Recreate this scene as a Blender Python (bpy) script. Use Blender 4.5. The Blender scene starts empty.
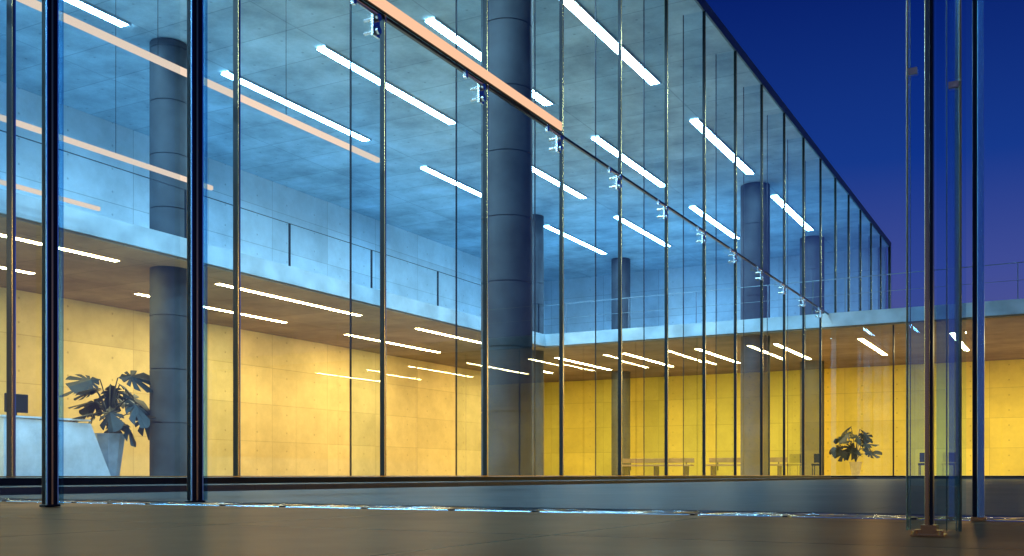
import bpy, bmesh, math, random
from mathutils import Vector, Matrix
random.seed(4)
D=6.6; H=0.12
sc=bpy.context.scene
col=sc.collection
def Z(v): return v*D+H

# ---------- materials ----------
def newmat(n):
    m=bpy.data.materials.new(n); m.use_nodes=True
    nt=m.node_tree
    return m,nt,nt.nodes["Principled BSDF"],nt.nodes["Material Output"]
def simple(n,c,rough=.5,metal=0,noise=.15,scale=6):
    m,nt,b,o=newmat(n)
    tc=nt.nodes.new("ShaderNodeTexCoord"); nz=nt.nodes.new("ShaderNodeTexNoise")
    nz.inputs["Scale"].default_value=scale; nz.inputs["Detail"].default_value=3
    nt.links.new(tc.outputs["Object"],nz.inputs["Vector"])
    r=nt.nodes.new("ShaderNodeValToRGB")
    r.color_ramp.elements[0].position=.3; r.color_ramp.elements[1].position=.7
    r.color_ramp.elements[0].color=(*[x*(1-noise) for x in c],1)
    r.color_ramp.elements[1].color=(*[min(1,x*(1+noise)) for x in c],1)
    nt.links.new(nz.outputs["Fac"],r.inputs[0]); nt.links.new(r.outputs[0],b.inputs["Base Color"])
    b.inputs["Roughness"].default_value=rough; b.inputs["Metallic"].default_value=metal
    return m
def flat(n,c,rough=.5,metal=0):
    m,nt,b,o=newmat(n); b.inputs["Base Color"].default_value=(*c,1)
    b.inputs["Roughness"].default_value=rough; b.inputs["Metallic"].default_value=metal
    return m
def emis(n,c,s):
    m,nt,b,o=newmat(n); nt.nodes.remove(b)
    e=nt.nodes.new("ShaderNodeEmission"); e.inputs[0].default_value=(*c,1); e.inputs[1].default_value=s
    nt.links.new(e.outputs[0],o.inputs[0])
    return m
def panelled(n,axes,c,w,h,joint=.6,rough=.8,mottle=.25,holes=False,mort=.012,spec=.0,offset=0.0,bump=0,gloss=None):
    m,nt,b,o=newmat(n); L=nt.links.new
    g=None
    if spec==0:
        nt.nodes.remove(b); b=nt.nodes.new("ShaderNodeBsdfDiffuse"); ci=b.inputs["Color"]
        if gloss:
            g=nt.nodes.new("ShaderNodeBsdfGlossy"); g.inputs["Color"].default_value=(*gloss[0],1); g.inputs["Roughness"].default_value=rough
            mx=nt.nodes.new("ShaderNodeMixShader"); mx.inputs[0].default_value=gloss[1]
            L(b.outputs[0],mx.inputs[1]); L(g.outputs[0],mx.inputs[2]); L(mx.outputs[0],o.inputs[0])
        else: L(b.outputs[0],o.inputs[0])
    else:
        ci=b.inputs["Base Color"]; b.inputs["Specular IOR Level"].default_value=spec
        b.inputs["Roughness"].default_value=rough
    tc=nt.nodes.new("ShaderNodeTexCoord"); sp=nt.nodes.new("ShaderNodeSeparateXYZ"); L(tc.outputs["Object"],sp.inputs[0])
    cb=nt.nodes.new("ShaderNodeCombineXYZ")
    L(sp.outputs[axes[0]],cb.inputs[0]); L(sp.outputs[axes[1]],cb.inputs[1])
    br=nt.nodes.new("ShaderNodeTexBrick"); L(cb.outputs[0],br.inputs["Vector"])
    br.offset=offset; br.inputs["Scale"].default_value=1
    br.inputs["Brick Width"].default_value=w; br.inputs["Row Height"].default_value=h
    br.inputs["Mortar Size"].default_value=mort; br.inputs["Mortar Smooth"].default_value=.3
    br.inputs["Color1"].default_value=(1,1,1,1); br.inputs["Color2"].default_value=(.84,.84,.84,1)
    br.inputs["Mortar"].default_value=(joint,joint,joint,1)
    n1=nt.nodes.new("ShaderNodeTexNoise"); n1.inputs["Scale"].default_value=.6; n1.inputs["Detail"].default_value=6; n1.inputs["Roughness"].default_value=.7
    L(tc.outputs["Object"],n1.inputs["Vector"])
    r=nt.nodes.new("ShaderNodeMapRange"); L(n1.outputs["Fac"],r.inputs[0]); r.inputs[1].default_value=.3; r.inputs[2].default_value=.7
    r.inputs[3].default_value=1-mottle; r.inputs[4].default_value=1+mottle
    last=r.outputs[0]
    def math_(op,a,bv):
        k=nt.nodes.new("ShaderNodeMath"); k.operation=op; L(a,k.inputs[0])
        if isinstance(bv,(int,float)): k.inputs[1].default_value=bv
        elif bv is not None: L(bv,k.inputs[1])
        return k.outputs[0]
    if holes:
        vs=[]
        for ax,per in zip(axes,(w/2,h/2)):
            f=math_('FRACT',math_('DIVIDE',sp.outputs[ax],per),None)
            q=math_('MULTIPLY',math_('SUBTRACT',f,.5),per)
            vs.append(math_('MULTIPLY',q,q))
        s=math_('ADD',vs[0],vs[1])
        gt=nt.nodes.new("ShaderNodeMapRange"); L(s,gt.inputs[0]); gt.inputs[1].default_value=.0004; gt.inputs[2].default_value=.0013; gt.inputs[3].default_value=.68; gt.inputs[4].default_value=1
        last=math_('MULTIPLY',last,gt.outputs[0])
    vm=nt.nodes.new("ShaderNodeVectorMath"); vm.operation='MULTIPLY'; L(br.outputs["Color"],vm.inputs[0]); vm.inputs[1].default_value=c
    vs2=nt.nodes.new("ShaderNodeVectorMath"); vs2.operation='SCALE'; L(vm.outputs[0],vs2.inputs[0]); L(last,vs2.inputs["Scale"])
    L(vs2.outputs[0],ci)
    if bump:
        n2=nt.nodes.new("ShaderNodeTexNoise"); n2.inputs["Scale"].default_value=25; n2.inputs["Detail"].default_value=3
        L(tc.outputs["Object"],n2.inputs["Vector"])
        bp=nt.nodes.new("ShaderNodeBump"); bp.inputs["Strength"].default_value=bump; bp.inputs["Distance"].default_value=.004
        L(n2.outputs["Fac"],bp.inputs["Height"]); L(bp.outputs[0],b.inputs["Normal"])
        if g: L(bp.outputs[0],g.inputs["Normal"])
    return m
def thin_glass(n,tint,mx_=1.0,base=.045,gc=(.92,.97,1)):
    m,nt,b,o=newmat(n); nt.nodes.remove(b); L=nt.links.new
    tr=nt.nodes.new("ShaderNodeBsdfTransparent"); tr.inputs[0].default_value=(*tint,1)
    gl=nt.nodes.new("ShaderNodeBsdfGlossy"); gl.inputs["Roughness"].default_value=0
    gl.inputs["Color"].default_value=(*gc,1)
    lw=nt.nodes.new("ShaderNodeLayerWeight"); lw.inputs[0].default_value=.5
    p=nt.nodes.new("ShaderNodeMath"); p.operation='POWER'; L(lw.outputs["Facing"],p.inputs[0]); p.inputs[1].default_value=5
    mr=nt.nodes.new("ShaderNodeMapRange"); L(p.outputs[0],mr.inputs[0]); mr.inputs[3].default_value=base; mr.inputs[4].default_value=mx_
    mx=nt.nodes.new("ShaderNodeMixShader"); L(mr.outputs[0],mx.inputs[0]); L(tr.outputs[0],mx.inputs[1]); L(gl.outputs[0],mx.inputs[2])
    L(mx.outputs[0],o.inputs[0])
    return m
def clear(n,tint):
    m,nt,b,o=newmat(n); nt.nodes.remove(b)
    tr=nt.nodes.new("ShaderNodeBsdfTransparent"); tr.inputs[0].default_value=(*tint,1)
    nt.links.new(tr.outputs[0],o.inputs[0]); return m

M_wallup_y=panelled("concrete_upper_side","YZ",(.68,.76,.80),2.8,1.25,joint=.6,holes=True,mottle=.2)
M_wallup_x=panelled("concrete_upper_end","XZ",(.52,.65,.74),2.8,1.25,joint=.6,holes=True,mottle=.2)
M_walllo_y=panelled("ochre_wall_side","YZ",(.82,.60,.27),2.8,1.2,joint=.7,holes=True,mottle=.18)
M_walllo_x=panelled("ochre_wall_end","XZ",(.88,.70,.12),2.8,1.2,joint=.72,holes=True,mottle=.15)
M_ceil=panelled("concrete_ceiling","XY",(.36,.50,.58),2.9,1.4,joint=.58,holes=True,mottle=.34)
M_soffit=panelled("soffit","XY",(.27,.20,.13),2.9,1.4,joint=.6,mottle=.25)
M_floor=panelled("interior_floor_stone","XY",(.52,.46,.36),1.2,1.2,mottle=.1)
M_slab=simple("slab_edge_concrete",(.38,.48,.54),.7,0,.25,1.5)
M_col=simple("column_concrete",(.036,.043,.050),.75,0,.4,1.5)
M_dark=flat("dark_metal",(.012,.015,.02),.3,.6)
M_brass=flat("bronze_edge",(.8,.50,.2),.2,1)
M_steel=flat("steel",(.55,.57,.6),.25,1)
M_edge=flat("polished_glass_edge",(.50,.80,1.0),.25,1)
M_roof=flat("roof_metal",(.04,.09,.16),.5,.3)
M_glass=thin_glass("facade_glass",(.80,.92,1.0),mx_=.9,base=.07)
M_glassp=thin_glass("panel_glass",(.86,.94,.98),base=.06)
M_fin=clear("fin_glass",(.80,.90,.97))
M_fin2=thin_glass("fin_glass_near",(.55,.80,.95),base=.22,gc=(.8,.9,1))
M_lampB=emis("cool_lamp",(.45,.80,1.0),106)
M_lampY=emis("warm_lamp",(1.0,.76,.34),105)
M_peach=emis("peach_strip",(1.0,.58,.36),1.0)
M_peach2=emis("peach_reflection",(1.0,.66,.46),1.25)  # glow colour for the peach reflections in the glass
M_pave=panelled("courtyard_paving","XY",(.055,.042,.036),1.2,.6,joint=.4,rough=.3,mottle=.4,mort=.008,offset=.5,bump=.25,gloss=((.85,.85,.85),.13))
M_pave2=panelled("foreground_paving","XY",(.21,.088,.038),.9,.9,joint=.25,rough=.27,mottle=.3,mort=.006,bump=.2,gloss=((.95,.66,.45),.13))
M_ground=flat("ground_asphalt",(.05,.05,.055),.7)
M_white=panelled("marble","YZ",(.62,.70,.78),30,30,rough=.25,mottle=.3,spec=.5)
M_pot=simple("pot_ceramic",(.30,.38,.48),.4)
M_potl=simple("pot_ceramic_light",(.5,.4,.15),.5)
M_leaf=simple("monstera_leaf",(.010,.02,.02),.45,0,.4,4)
M_black=flat("black_plastic",(.01,.01,.012),.35)
M_wood=simple("bench_wood",(.30,.19,.08),.5,0,.3,3)

# ---------- mesh helpers ----------
def mk(name,bm,mat,parent=None,smooth=False):
    me=bpy.data.meshes.new(name); bm.to_mesh(me); bm.free()
    if smooth:
        for p in me.polygons: p.use_smooth=True
    ob=bpy.data.objects.new(name,me); col.objects.link(ob)
    me.materials.append(mat)
    if parent: ob.parent=parent
    return ob
def addbox(bm,x0,x1,y0,y1,z0,z1):
    vs=[bm.verts.new((x,y,z)) for z in (z0,z1) for x,y in ((x0,y0),(x1,y0),(x1,y1),(x0,y1))]
    for f in ((3,2,1,0),(4,5,6,7),(0,1,5,4),(1,2,6,5),(2,3,7,6),(3,0,4,7)):
        bm.faces.new([vs[i] for i in f])
def boxes(name,lst,mat,parent=None,bevel=0):
    bm=bmesh.new()
    for b in lst: addbox(bm,*b)
    ob=mk(name,bm,mat,parent)
    if bevel:
        m=ob.modifiers.new("b",'BEVEL'); m.width=bevel; m.segments=2
    return ob
def quads(name,lst,mat,parent=None):
    bm=bmesh.new()
    for pts in lst: bm.faces.new([bm.verts.new(p) for p in pts])
    return mk(name,bm,mat,parent)
def cyl(bm,p0,p1,r0,r1=None,n=24):
    if r1 is None: r1=r0
    p0=Vector(p0); p1=Vector(p1); d=(p1-p0)
    q=d.to_track_quat('Z','Y').to_matrix().to_4x4(); q.translation=(p0+p1)/2
    bmesh.ops.create_cone(bm,cap_ends=True,segments=n,radius1=r0,radius2=r1,depth=d.length,matrix=q)
def empty(n,loc=(0,0,0)):
    e=bpy.data.objects.new(n,None); col.objects.link(e); e.location=loc; return e

# ---------- building ----------
B=empty("glass_office_building")
XF=-D; XW=-3.45*D; Y0=-1.2*D; YE=6.782*D; XR=3.0*D
YS=4.92*D; XS=-2.5*D
FZ=0.10; ZT=Z(.761); ZB=Z(.70); ZST=Z(.765); ZC=Z(1.45); ZR=Z(1.478)
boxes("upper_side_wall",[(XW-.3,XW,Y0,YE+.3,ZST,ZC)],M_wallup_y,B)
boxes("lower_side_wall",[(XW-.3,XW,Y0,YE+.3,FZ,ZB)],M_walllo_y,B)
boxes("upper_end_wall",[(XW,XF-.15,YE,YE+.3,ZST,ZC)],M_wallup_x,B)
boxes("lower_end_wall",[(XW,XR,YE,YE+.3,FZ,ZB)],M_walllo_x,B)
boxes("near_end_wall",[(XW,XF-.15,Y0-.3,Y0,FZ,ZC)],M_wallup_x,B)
boxes("wing_side_wall",[(XR,XR+.3,YS,YE+.3,FZ,ZB)],M_walllo_y,B)
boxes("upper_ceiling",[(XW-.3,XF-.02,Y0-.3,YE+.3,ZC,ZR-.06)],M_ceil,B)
boxes("roof_edge",[(XW-.35,XF+.03,Y0-.35,YE+.35,ZR-.058,ZR+.02),(XF-.016,XF+.028,Y0,YE+.3,ZC-.02,ZR-.06)],M_roof,B)
boxes("gallery_slab",[(XW-.3,XS,Y0,YE+.3,ZB+.004,ZST-.004),(XS,XR+.3,YS,YE+.3,ZB+.004,ZST-.004)],M_slab,B)
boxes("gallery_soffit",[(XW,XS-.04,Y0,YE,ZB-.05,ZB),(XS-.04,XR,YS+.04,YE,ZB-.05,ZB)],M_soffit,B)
boxes("interior_floor",[(XW-.3,XF+.1,Y0-.3,YE+.3,-.1,FZ),(XF+.1,XR+.3,YS-.1,YE+.3,-.1,FZ)],M_floor,B)
boxes("terrace_step",[(XF+.1,XF+1.0,Y0-.3,YS-.1,-.1,.045),(XF+1.0,XR+.3,YS-.9,YS-.1,-.1,.045)],M_pave,B)
boxes("threshold_cladding",[(XF+.101,XF+.11,Y0-.3,YS-.12,.045,FZ-.001),(XF+.11,XR+.3,YS-.112,YS-.101,.045,FZ-.001)],M_dark,B)
bm=bmesh.new()
R=.072*D
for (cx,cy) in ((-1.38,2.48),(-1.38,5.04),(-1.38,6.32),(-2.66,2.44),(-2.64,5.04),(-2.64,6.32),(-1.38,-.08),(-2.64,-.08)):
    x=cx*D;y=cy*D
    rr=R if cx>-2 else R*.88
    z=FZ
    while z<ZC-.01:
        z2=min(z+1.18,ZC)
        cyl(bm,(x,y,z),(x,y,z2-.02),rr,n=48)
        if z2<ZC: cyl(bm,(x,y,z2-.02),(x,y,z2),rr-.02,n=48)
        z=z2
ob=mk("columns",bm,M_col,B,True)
m=ob.modifiers.new("e",'EDGE_SPLIT'); m.split_angle=math.radians(40)
W=.017*D
up=[];fr=[]
for x in (-1.34,-1.78,-2.22,-2.66):
    for y in (-1.14,.14,1.42,2.70,3.98,5.26):
        x0,x1,y0,y1=x*D-W,x*D+W,y*D,(y+.84)*D
        up.append(((x0,y0,ZC-.03),(x0,y1,ZC-.03),(x1,y1,ZC-.03),(x1,y0,ZC-.03)))
        fr.append((x0-.03,x0-.002,y0-.03,y1+.03,ZC-.05,ZC-.001)); fr.append((x1+.002,x1+.03,y0-.03,y1+.03,ZC-.05,ZC-.001))
quads("upper_ceiling_lamps",up,M_lampB,B); boxes("upper_lamp_frames",fr,M_steel,B)
lo=[]
W2=.012*D
def lq(x,y0,y1):
    z=ZB-.058; lo.append(((x-W2,y0,z),(x-W2,y1,z),(x+W2,y1,z),(x+W2,y0,z)))
for x in (-2.7,-3.12):
    for y in (-1.14,.14,1.42,2.70,3.98): lq(x*D,y*D,(y+.84)*D)
for i in range(-8,9):
    x=(-.93+i*.43)
    if -3.3<x<2.9: lq(x*D,5.36*D,6.16*D)
quads("lower_ceiling_lamps",lo,M_lampY,B)
ys=[(1.036+.338*k)*D for k in range(-8,18)]
ys=[y for y in ys if y>Y0]
pl=[]
for a,b in zip([Y0]+ys,ys+[YE]):
    if b-a<.05: continue
    for z0,z1 in ((FZ,ZT-.02),(ZT+.02,ZC)):
        if z0==FZ and b>YS+.5: continue
        tl=random.uniform(-.008,.008)
        pl.append(((XF+tl,a+.01,z0),(XF-tl,b-.01,z0),(XF-tl,b-.01,z1),(XF+tl,a+.01,z1)))
quads("facade_glass_panes",pl,M_glass,B)
mul=[];br=[];fin=[];inn=[];eg=[]
FD=.066*D
for y in ys:
    zb=FZ if y<YS+.5 else ZST
    mul.append((XF-.03,XF+.03,y-.016,y+.016,zb,ZC)); br.append((XF+.031,XF+.036,y-.016,y+.000,zb,ZC)); eg.append((XF+.031,XF+.034,y+.004,y+.013,zb,ZC))
    fin.append(((XF-FD,y,zb),(XF-.032,y,zb),(XF-.032,y,ZC),(XF-FD,y,ZC)))
    inn.append((XF-FD-.018,XF-FD-.001,y-.008,y+.008,zb,ZC))
boxes("facade_mullions",mul,M_dark,B); boxes("mullion_bronze_beads",br,M_brass,B); boxes("mullion_glass_edges",eg,M_edge,B)
quads("glass_fins",fin,M_fin,B); boxes("fin_edge_trims",inn,M_dark,B)
boxes("facade_transom",[(XF-.02,XF+.02,Y0,YE,ZT-.019,ZT+.019)],M_dark,B)
boxes("facade_sill",[(XF-.04,XF+.04,Y0,YS-.1,FZ+.002,FZ+.012)],M_brass,B)
boxes("corner_post",[(XF-.06,XF+.06,YE+.002,YE+.08,ZST,ZC-.03)],M_roof,B)
bm=bmesh.new()
for y in ys:
    yy=y-.2
    addbox(bm,XF+.03,XF+.06,yy-.06,yy+.06,ZT-.30,ZT-.04)
    for zz in (ZT-.10,ZT-.24):
        cyl(bm,(XF+.06,yy,zz),(XF+.10,yy,zz),.04,n=14)
        cyl(bm,(XF-.1,yy,zz),(XF+.03,yy,zz),.02,n=12)
    cyl(bm,(XF+.08,yy-.02,ZT-.08),(XF+.08,yy-.40,ZT-.08),.016,n=10)
    addbox(bm,XF+.06,XF+.10,yy-.45,yy-.40,ZT-.13,ZT-.04)
mk("point_fixings",bm,M_steel,B)
boxes("transom_strip_backing",[(XF+.022,XF+.05,0,2.03*D,ZT+.02,ZT+.17)],M_dark,B)  # dark backing added behind the glowing transom strip
boxes("transom_glow_strip",[(XF+.052,XF+.075,.0,2.03*D,ZT+.035,ZT+.15)],M_peach,B)  # emissive bar standing in for a warm reflection along the transom
refl=[];wire=[]
for x,ya,yb in ((-1.47,.2,2.0),(-2.0,.2,1.98),(-2.44,.2,1.98)):  # glowing bars modelled in place of peach reflections in the glass
    refl.append((x*D-.03,x*D+.03,ya*D,yb*D,ZT-.02,ZT+.05))
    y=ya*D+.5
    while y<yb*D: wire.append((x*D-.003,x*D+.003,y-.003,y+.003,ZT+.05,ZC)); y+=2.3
boxes("glass_reflection_strips",refl,M_peach2,B); boxes("reflection_strip_wires",wire,M_dark,B)  # no real lamps: reflection bars, with wires added to hang them
ps=[]
y=Y0+.5
while y<YS: ps.append((XS-.12,XS-.08,y-.02,y+.02,ZST,ZST+1.05)); y+=3.3
ps.append((XS-.11,XS-.09,Y0,YS+.1,ZST+1.05,ZST+1.065))
boxes("gallery_balustrade_posts",ps,M_dark,B)
ps=[];x=XS+.8
while x<XR: ps.append((x-.012,x+.012,YS+.08,YS+.12,ZST,ZST+1.05)); x+=2.4
ps.append((XS-.08,XR,YS+.08,YS+.12,ZST+1.051,ZST+1.07)); ps.append((XS-.08,XR,YS+.09,YS+.11,ZST+.55,ZST+.56))
boxes("terrace_balustrade_rails",ps,flat("rail_metal",(.2,.25,.3),.4,.8),B)
quads("wing_glass",[((XF+.05,YS+.2,FZ),(XR,YS+.2,FZ),(XR,YS+.2,ZB-.05),(XF+.05,YS+.2,ZB-.05))],M_glassp,B)
wm=[];x=XF+1.9
while x<XR: wm.append((x-.02,x+.02,YS+.17,YS+.23,FZ,ZB-.05)); x+=2.23
boxes("wing_mullions",wm,M_dark,B)

# ---------- ground ----------
quads("ground",[((-400,-400,-.12),(400,-400,-.12),(400,600,-.12),(-400,600,-.12))],M_ground)
YL=2.88; WC=.45
boxes("courtyard_paving",[(XF+1.0,XR+20,YL+WC,YS-.9,-.1,0)],M_pave)
boxes("foreground_paving",[(XF+1.02,XR+20,Y0,YL,-.1,0.001)],M_pave2)
m,nt,b,o=newmat("channel_water"); b.inputs["Base Color"].default_value=(.01,.05,.09,1); b.inputs["Roughness"].default_value=.02
b.inputs["Specular IOR Level"].default_value=.9; b.inputs["Specular Tint"].default_value=(.45,.75,1,1)
tc=nt.nodes.new("ShaderNodeTexCoord"); nz=nt.nodes.new("ShaderNodeTexNoise"); nz.inputs["Scale"].default_value=4; nz.inputs["Detail"].default_value=2
nt.links.new(tc.outputs["Object"],nz.inputs["Vector"]); bp=nt.nodes.new("ShaderNodeBump"); bp.inputs["Strength"].default_value=1; bp.inputs["Distance"].default_value=.07
nt.links.new(nz.outputs["Fac"],bp.inputs["Height"]); nt.links.new(bp.outputs[0],b.inputs["Normal"])
quads("water_channel",[((XF+1.03,YL,-.003),(XR+20,YL,-.003),(XR+20,YL+WC,-.003),(XF+1.03,YL+WC,-.003))],m)
e=empty("channel_edge_rail")
seg=[];sp_=[];x=XF+1.1
while x<2.0:
    l=random.uniform(.18,.5); seg.append((x,x+l,YL+.012,YL+.03,-.002,.003)); sp_.append((x+l+.005,x+l+.02,YL+.008,YL+.034,-.002,.006)); x+=l+.03
boxes("glass_edge_segments",seg,M_edge,e,.002); boxes("edge_clips",sp_,M_dark,e)

# ---------- near glass posts ----------
def glass_post(x,y,w,h=4.2):
    e=empty("glass_screen_post")
    boxes("post_core",[(x-.012,x+.012,y-w*.3,y+w*.3,.002,h)],M_dark,e,.003)
    boxes("glass_fin",[(x-.02,x+.02,y+w*.3+.002,y+w*.3+.016,.01,h)],M_fin2,e)
    boxes("bronze_bead",[(x+.0125,x+.015,y-w*.05,y+w*.03,.01,h)],M_brass,e)
    boxes("polished_edge",[(x+.0125,x+.017,y-w*.3,y-w*.3+.005,.01,h),(x+.0125,x+.016,y+w*.22,y+w*.27,.01,h)],M_edge,e)
    boxes("base_shoe",[(x-.02,x+.02,y-w*.35,y+w*.35,0.0021,.012)],M_dark,e,.003)
    return e
glass_post(-3.30,2.46,.09); glass_post(-3.28,3.15,.12)
e=empty("glass_screen")
quads("pane",[((-3.315,1.2,.02),(-3.315,3.1,.02),(-3.315,3.1,4.2),(-3.315,1.2,4.2))],M_glassp,e)
P=empty("glass_pier")
px,py=-.237,2.11
quads("cross_fins",[((px-.040,py,.015),(px-.01,py,.015),(px-.01,py,3.2),(px-.040,py,3.2)),((px+.012,py,.015),(px+.052,py,.015),(px+.052,py,3.2),(px+.012,py,3.2))],M_fin2,P)
quads("side_panes",[((px+.004,py+.02,.015),(px+.004,py+.74,.015),(px+.004,py+.74,3.2),(px+.004,py+.02,3.2))],M_fin2,P)
bm=bmesh.new()
for x,y,r in ((px-.041,py,.0022),(px-.036,py+.004,.0010),(px+.054,py,.0030),(px+.047,py+.004,.0012),(px+.030,py+.004,.0014),(px+.006,py+.5,.004)):
    cyl(bm,(x,y,.012),(x,y,3.2),r,n=10)
mk("polished_edges",bm,M_edge,P,True)
boxes("bronze_rod",[(px-.008,px+.000,py-.014,py+.004,.01,3.2)],M_brass,P,.001)
boxes("dark_rod",[(px+.001,px+.007,py-.012,py+.012,.01,3.2)],M_dark,P,.001)
boxes("rear_post",[(px+.030,px+.046,py+.745,py+.76,.01,3.2)],M_edge,P,.001)
boxes("rear_post_dark",[(px+.018,px+.029,py+.745,py+.76,.01,3.2)],M_dark,P,.001)
bm=bmesh.new()
addbox(bm,px-.032,px+.028,py-.03,py+.03,.0025,.006)
addbox(bm,px-.014,px+.014,py-.022,py+.022,.006,.024)
addbox(bm,px-.026,px-.014,py-.016,py+.01,.006,.014); addbox(bm,px+.014,px+.024,py-.016,py+.01,.006,.014)
cyl(bm,(px-.026,py-.024,.006),(px-.026,py-.024,.012),.005,n=12); cyl(bm,(px+.022,py-.024,.006),(px+.022,py-.024,.012),.005,n=12)
addbox(bm,px+.015,px+.05,py+.735,py+.775,.0025,.012)
mk("base_clamp",bm,M_brass,P)
bm=bmesh.new()
addbox(bm,px-.038,px-.022,py-.008,py-.003,.90,.912)
addbox(bm,px+.034,px+.052,py-.008,py-.003,.86,.872)
mk("patch_clips",bm,flat("copper_clip",(1,.6,.35),.35,1),P)

# ---------- plants ----------
def leaf(bm,base,direction,size,droop):
    d=Vector(direction).normalized()
    side=d.cross(Vector((0,0,1)))
    if side.length<.1: side=Vector((1,0,0))
    side.normalize(); nrm=side.cross(d).normalized()
    roll=random.uniform(-.9,.9); side=(side*math.cos(roll)+nrm*math.sin(roll)).normalized(); nrm=side.cross(d).normalized()
    c=bm.verts.new(Vector(base)+d*size*.35)
    pts=[];N=44
    for i in range(N+1):
        t=-math.pi*.93+2*math.pi*.93*i/N
        r=size*(.42+.20*math.cos(t)+.06*math.cos(2*t))
        if abs(t)>.35 and abs(t)<2.6 and (i%5==0): r*=.42
        u=r*math.cos(t)+size*.35; v=r*math.sin(t)*1.05
        z=-droop*(u/size)**2*size-abs(v)*.25
        pts.append(bm.verts.new(Vector(base)+d*u+side*v+nrm*z))
    pts.append(bm.verts.new(Vector(base)))
    for a,b in zip(pts,pts[1:]+[pts[0]]): bm.faces.new((c,a,b))
def monstera(loc,height,spread,n,potr,poth,potmat,ls):
    e=empty("monstera_plant")
    bm=bmesh.new(); x,y,z=loc
    cyl(bm,(x,y,z),(x,y,z+poth),potr*.62,potr,n=8)
    cyl(bm,(x,y,z+poth),(x,y,z+poth+.03),potr*1.05,potr*1.05,n=8)
    mk("planter",bm,potmat,e)
    bm=bmesh.new()
    for i in range(n):
        a=i*2.399+random.uniform(-.3,.3); k=(i+.5)/n
        rad=spread*(.45+.55*random.random())*(1-.45*k); hh=poth+.1+(height-poth-.1)*(.15+.85*k)
        p0=Vector((x,y,z+poth)); p2=Vector((x+rad*math.cos(a)*.75,y+rad*math.sin(a)*.75,z+hh))
        p1=(p0+p2)/2+Vector((0,0,.18*height))*.6-Vector((math.cos(a),math.sin(a),0))*rad*.15
        prev=p0
        for s in range(1,6):
            t=s/5; q=p0*(1-t)**2+p1*2*t*(1-t)+p2*t*t
            cyl(bm,prev,q,.013,n=6); prev=q
        dr=Vector((math.cos(a),math.sin(a),random.uniform(-.8,.2)))
        leaf(bm,p2,dr,ls*random.uniform(.75,1.15),random.uniform(.1,.5))
    mk("foliage",bm,M_leaf,e)
monstera((-18.1,14.95,FZ),2.15,.8,17,.32,.88,M_pot,.70)
monstera((-7.25,40.8,FZ),1.9,.75,15,.24,.5,M_potl,.65)

# ---------- furniture ----------
e=empty("reception_desk")
bm=bmesh.new()
prof=[(12.2,FZ+.0),(14.65,FZ+.0),(14.15,FZ+1.08),(12.2,FZ+1.12)]
f1=[bm.verts.new((-17.7,y,z)) for y,z in prof]; f2=[bm.verts.new((-18.6,y,z)) for y,z in prof]
bm.faces.new(f1); bm.faces.new(f2[::-1])
for i in range(4): bm.faces.new((f1[i],f2[i],f2[(i+1)%4],f1[(i+1)%4]))
bmesh.ops.recalc_face_normals(bm,faces=bm.faces)
mk("counter",bm,M_white,e)
boxes("counter_top",[(-18.62,-17.66,12.15,14.12,FZ+1.125,FZ+1.16)],M_white,e)
e=empty("computer_monitor")
boxes("screen",[(-18.2,-18.16,12.55,13.05,FZ+1.25,FZ+1.62)],M_black,e,.01)
boxes("stand",[(-18.22,-18.18,12.78,12.82,FZ+1.162,FZ+1.3),(-18.3,-18.1,12.68,12.92,FZ+1.161,FZ+1.175)],M_black,e)
for (bx,by,l) in ((-12.2,37.5,3.0),(-15.8,37.5,3.0)):
    e=empty("lounge_bench")
    boxes("seat",[(bx,bx+l,by,by+.5,FZ+.36,FZ+.43)],M_wood,e,.01)
    boxes("backrest",[(bx,bx+l,by+.5,by+.54,FZ+.5,FZ+.68)],M_wood,e,.01)
    boxes("legs",[(bx+q,bx+q+.06,by+.05,by+.5,FZ,FZ+.36) for q in (.2,l/2,l-.26)]+[(bx+q,bx+q+.05,by+.545,by+.57,FZ+.2,FZ+.6) for q in (.3,l-.36)],M_black,e)
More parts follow.
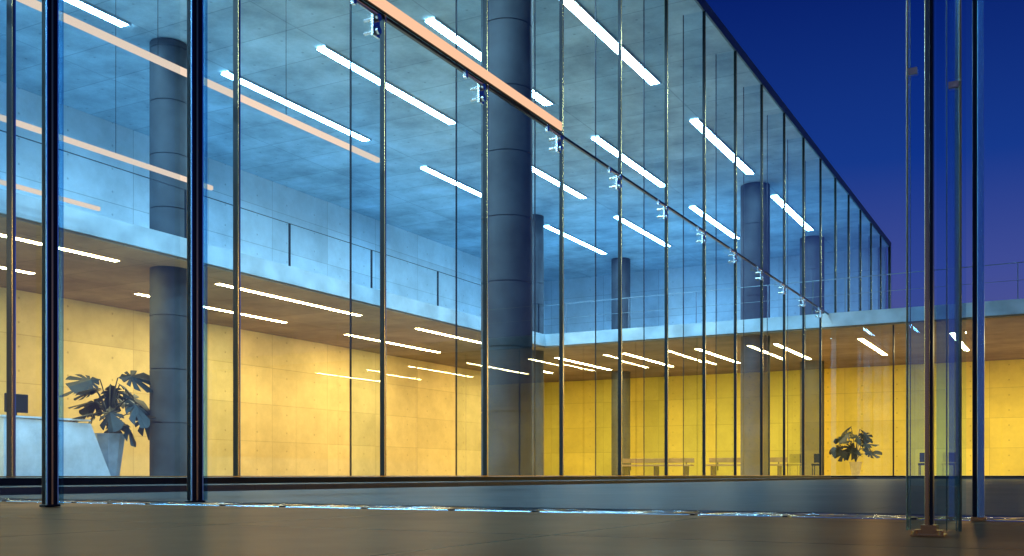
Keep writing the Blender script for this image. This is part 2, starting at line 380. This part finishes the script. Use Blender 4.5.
for bx in (-4.9,-4.1):
    e=empty("lounge_chair")
    boxes("seat",[(bx,bx+.45,40,40.45,FZ+.38,FZ+.46)],M_black,e,.01)
    boxes("backrest",[(bx,bx+.45,40.45,40.5,FZ+.5,FZ+.85)],M_black,e,.01)
    boxes("legs",[(bx+a,bx+a+.03,40+c,40.03+c,FZ,FZ+.38) for a in (.02,.4) for c in (.02,.4)],M_black,e)

# ---------- world ----------
w=bpy.data.worlds.new("World"); sc.world=w; w.use_nodes=True
nt=w.node_tree; bg=nt.nodes["Background"]; L=nt.links.new
sky=nt.nodes.new("ShaderNodeTexSky"); sky.sky_type='NISHITA'; sky.sun_disc=False
sky.sun_elevation=math.radians(-2); sky.sun_rotation=math.radians(60)
tc=nt.nodes.new("ShaderNodeTexCoord"); sp=nt.nodes.new("ShaderNodeSeparateXYZ"); L(tc.outputs["Generated"],sp.inputs[0])
rp=nt.nodes.new("ShaderNodeValToRGB"); L(sp.outputs[2],rp.inputs[0])
el=rp.color_ramp.elements; el[0].position=0; el[0].color=(.13,.12,.26,1); el[1].position=.9; el[1].color=(.001,.008,.07,1)
for p,c in ((.18,(.05,.075,.32,1)),(.28,(.006,.04,.27,1)),(.42,(.001,.014,.155,1))):
    k=el.new(p); k.color=c
bg.inputs["Strength"].default_value=.95
bg2=nt.nodes.new("ShaderNodeBackground"); L(sky.outputs[0],bg2.inputs[0]); bg2.inputs[1].default_value=.012
L(rp.outputs[0],bg.inputs[0])
ad=nt.nodes.new("ShaderNodeAddShader"); L(bg.outputs[0],ad.inputs[0]); L(bg2.outputs[0],ad.inputs[1]); L(ad.outputs[0],nt.nodes["World Output"].inputs[0])

# ---------- camera ----------
cam=bpy.data.cameras.new("camera"); co=bpy.data.objects.new("camera",cam); col.objects.link(co)
co.location=(0,0,H); co.rotation_euler=(math.radians(90),0,math.radians(28.8))
cam.sensor_width=36; cam.lens=1014/1024*36; cam.shift_y=197/1024; cam.clip_end=2000; cam.clip_start=.02
sc.camera=co
sc.view_settings.view_transform='Standard'; sc.view_settings.look='None'; sc.view_settings.exposure=0
